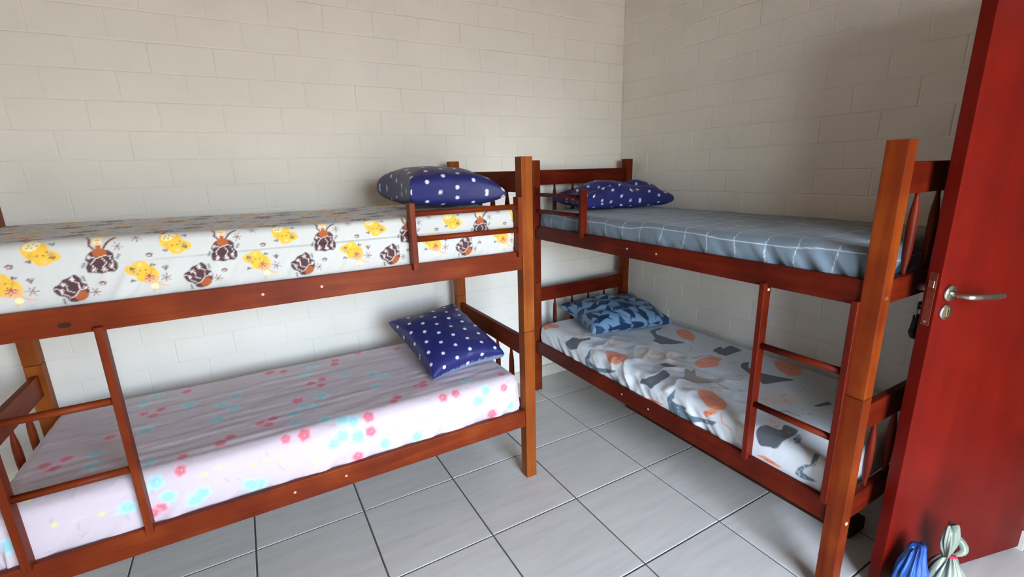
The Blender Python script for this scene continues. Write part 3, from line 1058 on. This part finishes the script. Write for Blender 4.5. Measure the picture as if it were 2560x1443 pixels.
# ---- sheet 3: grey blue with a thin white window-pane check
def paint_check(p):
    rr = random.Random(5)
    n1 = lambda t, s: .010 * float(vnoise(np.array([t * 5.0]), np.array([s * 7.3]), 21)[0])
    for k in range(-1, 18):
        a = .154 - .127 + .127 * k
        bs = np.linspace(-.2, .95, 60)
        p.line([(a + n1(t, k) + (.008 * math.sin(t * 40 + k) if t < 0 else 0), t) for t in bs], .0026, (214, 222, 230), .9, .0022)
    for k in range(-2, 9):
        b = -.012 + .127 * k
        az = np.linspace(-.2, 2.1, 120)
        p.line([(t, b + n1(t, k + 40)) for t in az], .0026, (214, 222, 230), .9, .0022)


def relief_check(A, B, d, L, W):
    foot = np.clip((A - .95) / .6, 0, 1)
    h = .0025 * vnoise(A * 6, B * 8, 31) + foot * .006 * vnoise(A * 7 + B * 9, B * 8 - A * 2, 32) * np.exp(-np.abs(B) / .25)
    side = np.clip(d * 1.5 - .1, 0, 1)
    g = vnoise(A * 24 + B * 18, B * 5 + A * 4, 33)
    return h + .005 * np.sin(np.clip(d, 0, 1) * math.pi) + side * (.0045 + .0095 * foot) * (g - .2)


mattress('mattress', 'thin mattress in grey blue sheet with white check lines, upper right bunk', 'R', -.184, -.860, 1.885, .78, 1.146, 1.272, .032,
         (112, 130, 144), paint_check, relief_check, fineb=(-.3, .2), hf=.003, hc=.006, ha=.0038)


# ---- sheet 4: cats, orange birds and beige patches on light grey
def paint_cats(p):
    rr = random.Random(9)
    COLS = dict(dk=(86, 92, 100), pk=(98, 120, 136), gb=(166, 156, 150), be=(222, 210, 200))
    COLS['or'] = (236, 146, 110)
    for c in ('be', 'or', 'gb', 'dk', 'pk'):
        for k, pts in CATS:
            if k != c:
                continue
            p.poly(pts, COLS[k], 1.0, .003, 1)
            P = np.array(pts)
            lo, hi = P.min(0), P.max(0)
            if k in ('pk',):
                for _ in range(40):
                    q = (rr.uniform(lo[0], hi[0]), rr.uniform(lo[1], hi[1]))
                    if inside(q, pts):
                        p.ellipse(*q, .0026, .0026, (206, 214, 220))
            if k in ('be', 'gb'):
                for i in range(int(5 + 900 * (hi[0] - lo[0]) * (hi[1] - lo[1]))):
                    q = (rr.uniform(lo[0], hi[0]), rr.uniform(lo[1], hi[1]))
                    if inside(q, pts):
                        p.line([q, (q[0] + .011 * rr.uniform(.2, 1), q[1] + .008 * rr.uniform(-.6, .6))], .003, (84, 80, 80))
            if k == 'or':
                c0 = P.mean(0)
                p.line([tuple(c0 - (.018, .004)), tuple(c0 + (.018, .003))], .0028, (120, 62, 48))
            if k == 'dk':
                c0 = P.mean(0)
                for i in range(5):
                    q = (rr.uniform(lo[0], hi[0]), rr.uniform(lo[1], hi[1]))
                    if inside(q, pts):
                        p.ellipse(*q, .003, .003, (160, 166, 172))
    for k, l in LINES:
        p.line(l, .005, COLS[k])
    for a, b in ((.28, .20), (.46, .26), (.86, .50), (.93, .52), (1.10, .50), (1.24, .38), (1.37, .24), (1.50, .50), (1.62, .30), (1.70, .42), (.66, .30), (.20, .42), (.40, .62), (1.60, .62), (1.74, .66)):
        for i in range(6):                            # small dashes between the animals
            q = (a + rr.uniform(-.035, .035), b + rr.uniform(-.03, .03))
            p.line([q, (q[0] + .009, q[1] + rr.uniform(-.006, .006))], .003, (96, 98, 104), .9)


def inside(q, pts):
    r = False
    for i in range(len(pts)):
        (x0, y0), (x1, y1) = pts[i], pts[(i + 1) % len(pts)]
        if (y0 > q[1]) != (y1 > q[1]) and q[0] < (x1 - x0) * (q[1] - y0) / (y1 - y0) + x0:
            r = not r
    return r


def relief_cats(A, B, d, L, W):
    rum = np.exp(-((A - .85) / .45) ** 2) * np.exp(-((B - .10) / .28) ** 2)
    rid = 1 - np.abs(vnoise(A * 9 + B * 6, B * 8 - A * 4, 41))
    h = .003 * vnoise(A * 6, B * 6, 42) + rum * (.020 * (rid - .62) + .006 * vnoise(A * 22, B * 20, 43))
    side = np.clip(d * 1.5 - .1, 0, 1)
    flat = 1 - np.clip((A - 1.45) / .1, 0, 1) * .8
    g = vnoise(A * 22 + B * 20, B * 6 + A * 5, 44)
    return h + .005 * np.sin(np.clip(d, 0, 1) * math.pi) + side * .012 * (g - .2) * flat


mattress('mattress', 'mattress in light grey sheet with cats and orange birds, lower right bunk', 'R', -.184, -.860, 1.885, .78, .345, .495, .035,
         (212, 219, 224), paint_cats, relief_cats, fineb=(-.3, .4), hf=.0036, hc=.0056, ha=.0040)


# ================================================================ pillows
def pillow(name, label, hx, hy, T, Tb, M, painter, wr, seed, res=190, zmin=0.0, xmax=9.0, lump=0.0, group=None, power=(.42, .42, .42, .42)):
    p = np.linspace(-1, 1, res)
    q = np.linspace(-1, 1, int(res * hy / hx))
    # denser towards the seams
    ss = lambda t: .25 * t * (3 - t * t) / 2 + .75 * np.sin(np.sin(t * math.pi / 2) * math.pi / 2)
    p, q = ss(p), ss(q)
    PP, QQ = np.meshgrid(p, q, indexing='ij')
    n, m = PP.shape
    X = hx * PP * (1 - .10 * (1 - QQ ** 2)) * (1 + .0 * QQ)
    Y = hy * QQ * (1 - .10 * (1 - PP ** 2))
    pw = power[0] * np.clip(.5 - PP * 1.2, 0, 1) + power[1] * np.clip(.5 + PP * 1.2, 0, 1)
    qw = power[2] * np.clip(.5 - QQ * 1.2, 0, 1) + power[3] * np.clip(.5 + QQ * 1.2, 0, 1)
    prof = np.clip(1 - np.abs(PP) ** 2.2, 0, 1) ** pw * np.clip(1 - np.abs(QQ) ** 2.2, 0, 1) ** qw
    edge = np.clip(1 - prof ** 1.2, 0, 1)
    ang = np.arctan2(Y, X)
    rad = np.hypot(X, Y)
    w = wr * edge * prof ** .35 * vnoise(ang * 5 + 9, rad * 9 + 3, seed) + wr * .6 * prof * vnoise(X * 16 + 40, Y * 16 + 40, seed + 1)
    w += lump * prof * (np.abs(vnoise(X * 9 + Y * 7 + 30, Y * 6 + 30, seed + 2)) - .3)
    top = np.stack([X, Y, T * prof + w], -1)
    bot = np.stack([X, Y, -Tb * prof ** .8 + .3 * w], -1)
    org = np.array(M.translation)
    R = np.array(M.to_3x3())
    V = np.concatenate([top.reshape(-1, 3), bot.reshape(-1, 3)]) @ R.T
    low = zmin - org[2]
    V[:, 2] = np.where(V[:, 2] < low + .02, low + .02 * np.exp((V[:, 2] - low - .02) / .02), V[:, 2])   # rests flat on the sheet
    V[:, 0] = np.minimum(V[:, 0], xmax - org[0])
    F = np.concatenate([grid_faces(n, m), grid_faces(n, m, n * m)[:, ::-1]])
    cols = []
    du = np.linalg.norm(np.diff(top, axis=0), axis=2)
    dv = np.linalg.norm(np.diff(top, axis=1), axis=2)
    US = np.concatenate([np.zeros((1, m)), np.cumsum(du, 0)])
    VS = np.concatenate([np.zeros((n, 1)), np.cumsum(dv, 1)], 1)
    US, VS = US - US[n // 2], VS - VS[:, m // 2:m // 2 + 1]        # lengths along the cloth
    for s in (1, -1):
        cols.append(painter(US, VS, s))
    C = np.concatenate([c.reshape(-1, 3) for c in cols])
    me = dyed_mesh(name, V, F, C)
    bm = bmesh.new()
    bm.from_mesh(me)
    bmesh.ops.remove_doubles(bm, verts=bm.verts, dist=.00001)
    bmesh.ops.recalc_face_normals(bm, faces=bm.faces)
    bm.to_mesh(me)
    bm.free()
    o = mesh_obj(name, me, None, SATIN, Vector(org))
    return tag(o, label, 'pillow', group)


def dots(sp=.078, r=.0085, ph=(0, 0), rot=.2, hem=None):
    def f(X, Y, s):
        c = np.empty(X.shape + (3,))
        c[:] = lin((38, 42, 104))
        cr, sr = math.cos(rot), math.sin(rot)
        x, y = X * cr + Y * sr + ph[0] + 5 * sp, -X * sr + Y * cr + ph[1] + 5 * sp
        row = np.floor(y / (sp * .74))
        xx = x / sp + .5 * (row % 2)
        dx, dy = (xx - np.floor(xx) - .5) * sp, (y / (sp * .74) - row - .5) * sp * .74
        cov = np.clip(.5 - (np.hypot(dx, dy) - r) / .0024, 0, 1)[..., None]
        c = c * (1 - cov) + np.array(lin((226, 228, 240))) * cov
        if hem is not None:
            k = np.clip((hem - Y) / .004 + .5, 0, 1)[..., None] * (1 if s < 0 else 0)
            c = c * (1 - k) + np.array(lin((126, 140, 166))) * k
        return c
    return f


def make_shards():
    """navy pointed shapes on light blue, sampled from a flat cutting pattern"""
    rr = random.Random(17)
    ax = np.arange(-.48, .48, .0022)
    pr = Print(ax, ax, (112, 148, 178))
    sp = .098
    for i in range(-7, 8):
        for j in range(-8, 9):
            cx, cy = i * sp + (sp / 2 if j % 2 else 0), j * sp * .9
            t = rr.choice((0, 1, 2, 3)) * math.pi / 2 + rr.uniform(-.25, .25)
            kind = rr.choice('abcc')
            k_ = 1.35
            if kind == 'a':                           # bow tie
                pts = [[(0, 0), (.044, .026), (.040, -.012)], [(0, 0), (-.044, -.024), (-.038, .016)]]
            elif kind == 'b':                         # broad arrow
                pts = [[(-.046, -.020), (.006, -.026), (.050, .002), (.010, .016), (.014, .034), (-.022, .012)]]
            else:                                     # notched blade
                pts = [[(-.040, .026), (-.006, .006), (.046, .022), (.030, -.008), (.044, -.030), (-.004, -.022), (-.034, -.010), (-.020, .004)]]
            col = rr.choice(((34, 60, 96), (40, 70, 108), (30, 52, 86)))
            for q in pts:
                pr.poly([(cx + k_ * (x * math.cos(t) - y * math.sin(t)), cy + k_ * (x * math.sin(t) + y * math.cos(t))) for x, y in q], col, 1.0, .0024, 0)

    def f(X, Y, s):
        i = np.clip(((X + .48) / .0022).astype(int), 0, len(ax) - 1)
        j = np.clip(((Y + .48) / .0022).astype(int), 0, len(ax) - 1)
        return pr.c[i, j]
    return f


def pose(loc, rz=0, rx=0, ry=0):
    return Matrix.Translation(loc) @ Matrix.Rotation(rz, 4, 'Z') @ Matrix.Rotation(ry, 4, 'Y') @ Matrix.Rotation(rx, 4, 'X')


PG = 'navy polka-dot pillows'
pillow('pillow', 'plump navy polka-dot pillow on the sheet with dressed figures, upper left bunk', .236, .235, .108, .078, pose((-1.690, -.595, 1.452), .04, .03, .05),
       dots(.088, .0092, (.01, .02), .35), .007, 51, zmin=1.374, xmax=-1.447, group=PG, power=(.17, .50, .24, .24))
pillow('pillow', 'tilted navy polka-dot pillow with open hem on the flowered sheet, lower left bunk', .205, .265, .085, .060, pose((-1.690, -.530, .672), .10, .30, -.06),
       dots(.084, .0090, (.03, .01), .25, hem=-.225), .009, 61, zmin=.569, group=PG, power=(.26, .26, .22, .42))
pillow('pillow', 'crumpled navy polka-dot pillow on the grey blue check sheet, upper right bunk', .355, .180, .096, .060, pose((-.420, -.390, 1.338), -.12, .05, 0),
       dots(.086, .0085, (.02, .03), .5), .012, 71, zmin=1.276, lump=.05, group=PG, power=(.46, .24, .28, .28))
pillow('pillow', 'blue pillow with pointed navy shapes on the cat sheet, lower right bunk', .300, .230, .088, .055, pose((-.430, -.455, .566), -.16, .11, .02),
       make_shards(), .012, 81, zmin=.503, lump=.03, power=(.34, .26, .30, .28))


# ================================================================ door
DA = Vector((-0.277, -2.329, 0.0))
DD = Vector((.966, -.26, 0)).normalized()
DN = Vector((DD.y, -DD.x, 0))          # towards the viewer


def dp(s, n, z):
    return DA + DD * s + DN * n + Vector((0, 0, z))


def dbox(s0, s1, n0, n1, z0, z1, bev=.0, seg=1):
    bm = bm_box((s0, n0, z0), (s1, n1, z1), bev, seg)
    for v in bm.verts:
        v.co = dp(*v.co)
    return bm


S0, S1 = -.457, .288
door = from_bm('door_1', dbox(S0, S1, -.040, 0, .012, 2.10, .0025, 2), DOORWOOD)
struct(door, 'red wooden door leaf standing open beside the right bunk')
for side in (1, -1):
    f0 = 0.0 if side == 1 else -.040
    nn = lambda d: f0 + side * d
    rose = from_bm('handle_rose', bm_tube([dp(-.412, nn(-.001), 1.134), dp(-.412, nn(.006), 1.134), dp(-.412, nn(.009), 1.134)], [.0255, .0255, .0215], 28), METAL, door, True)
    path = [(-.412, .006), (-.412, .030), (-.411, .044), (-.406, .053), (-.394, .057), (-.372, .058), (-.345, .058), (-.31, .057), (-.285, .056), (-.272, .0555), (-.270, .0555)]
    zz = [1.134, 1.134, 1.1335, 1.133, 1.1325, 1.131, 1.129, 1.127, 1.1265, 1.1265, 1.1265]
    rr = [.0095] * 9 + [.0085, .005]
    from_bm('lever', bm_tube([dp(s, nn(d), z) for (s, d), z in zip(path, zz)], rr, 16), METAL, rose, True)
    esc = from_bm('lock_escutcheon', bm_tube([dp(-.4155, nn(-.001), 1.074), dp(-.4155, nn(.005), 1.074), dp(-.4155, nn(.008), 1.074)], [.0245, .0245, .0205], 28), METAL, door, True)
    bm = dbox(-.4225, -.4085, min(nn(.007), nn(.0105)), max(nn(.007), nn(.0105)), 1.059, 1.089, .003, 2)
    cyl = from_bm('lock_cylinder', bm, BRASS, esc)
    from_bm('keyhole', dbox(-.4168, -.4142, min(nn(.0095), nn(.0112)), max(nn(.0095), nn(.0112)), 1.064, 1.084), DARKHOLE, esc)
from_bm('lock_plate', dbox(S0 - .0012, S0 + .002, -.032, -.009, 1.028, 1.198, .0004), noisy('worn_plate', (92, 30, 18), (120, 52, 34), 60, .45), door)
lat = from_bm('latch', dbox(S0 - .006, S0 + .002, -.029, -.012, 1.150, 1.174, .001), METAL, door)
from_bm('plate_screw', bm_tube([dp(S0 - .001, -.0205, 1.040), dp(S0 - .003, -.0205, 1.040)], [.004, .0035], 12), METAL, door)

# key with a dark case hanging at the far side of the door's lock
kb = dp(-.4155, -.052, .955)
KS = .022
key = thing('key', 'key with a black case hanging at the far side of the door lock', 'key', kb)
bm = bmesh.new()
bm_tube([dp(-.4155, -.0485, 1.074), dp(-.4155, -.070, 1.074)], [.0028, .0028], 10, bm)
from_bm('key_shank', bm, METAL, key)
from_bm('key_bow', dbox(-.4255, -.4055, -.0735, -.0705, 1.060, 1.088, .0012), METAL, key)
ring = [dp(-.4205 + .011 * math.cos(t), -.072 - .006 * math.cos(t), 1.050 + .016 * math.sin(t)) for t in [2 * math.pi * k / 20 for k in range(21)]]
from_bm('key_ring', bm_tube(ring, [.0012] * 21, 8), METAL, key)
from_bm('spare_key', dbox(-.438 + KS * .6, -.424 + KS * .6, -.081, -.079, 1.000, 1.040, .0008), METAL, key)
bm = bm_poly_prism([(-.430 + KS + .026 * math.cos(t) * (1 if math.sin(t) < 0 else .72), 1.000 + .044 * math.sin(t)) for t in [2 * math.pi * k / 20 for k in range(20)]],
                   lambda p, q, w: dp(p, w, q), -.082, -.066, .003)
from_bm('case', bm, BLACK, key)

# ================================================================ plastic bags on the floor by the door
def bag_mat(name, c1, c2, rough):
    m = noisy(name, c1, c2, 14, rough, .6, .25)
    return m


BAG_G = bag_mat('grey_green_plastic', (108, 118, 104), (148, 156, 142), .24)
BAG_B = bag_mat('blue_plastic', (12, 42, 110), (40, 104, 184), .2)
TIE = noisy('red_tie', (186, 30, 60), (204, 44, 74), 30, .5)


def bag_body(cx, cy, prof, folds, amp, seed, mat, name, parent, flat=1.0, dirx=(1, 0), lean=(0, 0)):
    """gathered plastic: rings of radius r at height z with radial pleats of the given share"""
    rs = random.Random(seed)
    seg = 72
    ph = [rs.uniform(0, 6.3) for _ in range(4)]
    bm = bmesh.new()
    rings = []
    d = Vector((dirx[0], dirx[1], 0)).normalized()
    e = Vector((-d.y, d.x, 0))
    H = prof[-1][0]
    for z, r, pl in prof:
        ring = []
        for k in range(seg):
            t = 2 * math.pi * k / seg
            w = math.sin(folds * t + ph[0] + z * 6) * .5 + math.sin((folds * 1.7 // 1) * t + ph[1] - z * 11) * .33 + math.sin(5 * t + ph[2] + z * 25) * .25
            rr = r * (1 + amp * pl * w)
            zz = z + .008 * pl * math.sin(3 * t + ph[3])
            c = Vector((cx + lean[0] * z / H, cy + lean[1] * z / H, zz))
            ring.append(bm.verts.new(c + d * rr * math.cos(t) + e * rr * flat * math.sin(t)))
        rings.append(ring)
    for a, b in zip(rings, rings[1:]):
        for k in range(seg):
            bm.faces.new((a[k], a[(k + 1) % seg], b[(k + 1) % seg], b[k]))
    bm.faces.new(rings[0][::-1])
    bm.faces.new(rings[-1])
    return from_bm(name, bm, mat, parent, True)


gc = dp(-.290, .092, 0)
gbag = thing('plastic_bag', 'grey green plastic bag tied with red string in front of the red door', 'bag', gc)
bag_body(gc.x, gc.y, [(0.0, .044, .1), (.006, .058, .1), (.03, .066, .15), (.07, .068, .25), (.11, .064, .4), (.14, .055, .7), (.165, .042, 1.2), (.185, .028, 1.6), (.200, .016, 1.6), (.208, .011, 1.2)], 13, .16, 4, BAG_G, 'bag_body', gbag, .9, DD)
bag_body(gc.x, gc.y, [(.206, .011, 1.0), (.216, .013, 1.3), (.235, .021, 1.6), (.262, .027, 1.6), (.290, .026, 1.6), (.318, .021, 1.8), (.326, .017, 1.8)], 9, .22, 8, BAG_G, 'gathered_top', gbag, .65, DD, (-.02, .008))
tie_pts = [gc + Vector((.0135 * math.cos(t), .0135 * math.sin(t), .208 + .003 * math.sin(2 * t))) for t in [2 * math.pi * k / 24 for k in range(25)]]
from_bm('string_tie', bm_tube(tie_pts, [.0048] * 25, 8), TIE, gbag, True)
# loop of plastic beside the gathered top
lp = [gc + DD * (.014 + .030 * math.sin(math.pi * k / 14)) + Vector((0, 0, .205 + .075 * k / 14)) + DN * (.012 * math.sin(math.pi * k / 7)) for k in range(15)]
lr = [.006 + .009 * math.sin(math.pi * k / 14) for k in range(15)]
bm = bm_tube(lp, lr, 12)
from_bm('handle_loop', bm, BAG_G, gbag, True)

bc = dp(-.428, .068, 0)
bbag = thing('plastic_bag', 'crumpled blue plastic bag standing against the red door', 'bag', bc)
bag_body(bc.x, bc.y, [(0.0, .030, .1), (.005, .040, .2), (.03, .046, .4), (.08, .056, .6), (.13, .055, .9), (.17, .048, 1.2), (.205, .034, 1.4), (.228, .029, 1.4), (.245, .026, 1.5), (.256, .020, 1.6)], 11, .20, 12, BAG_B, 'bag_body', bbag, .72, DD, (.018, -.004))
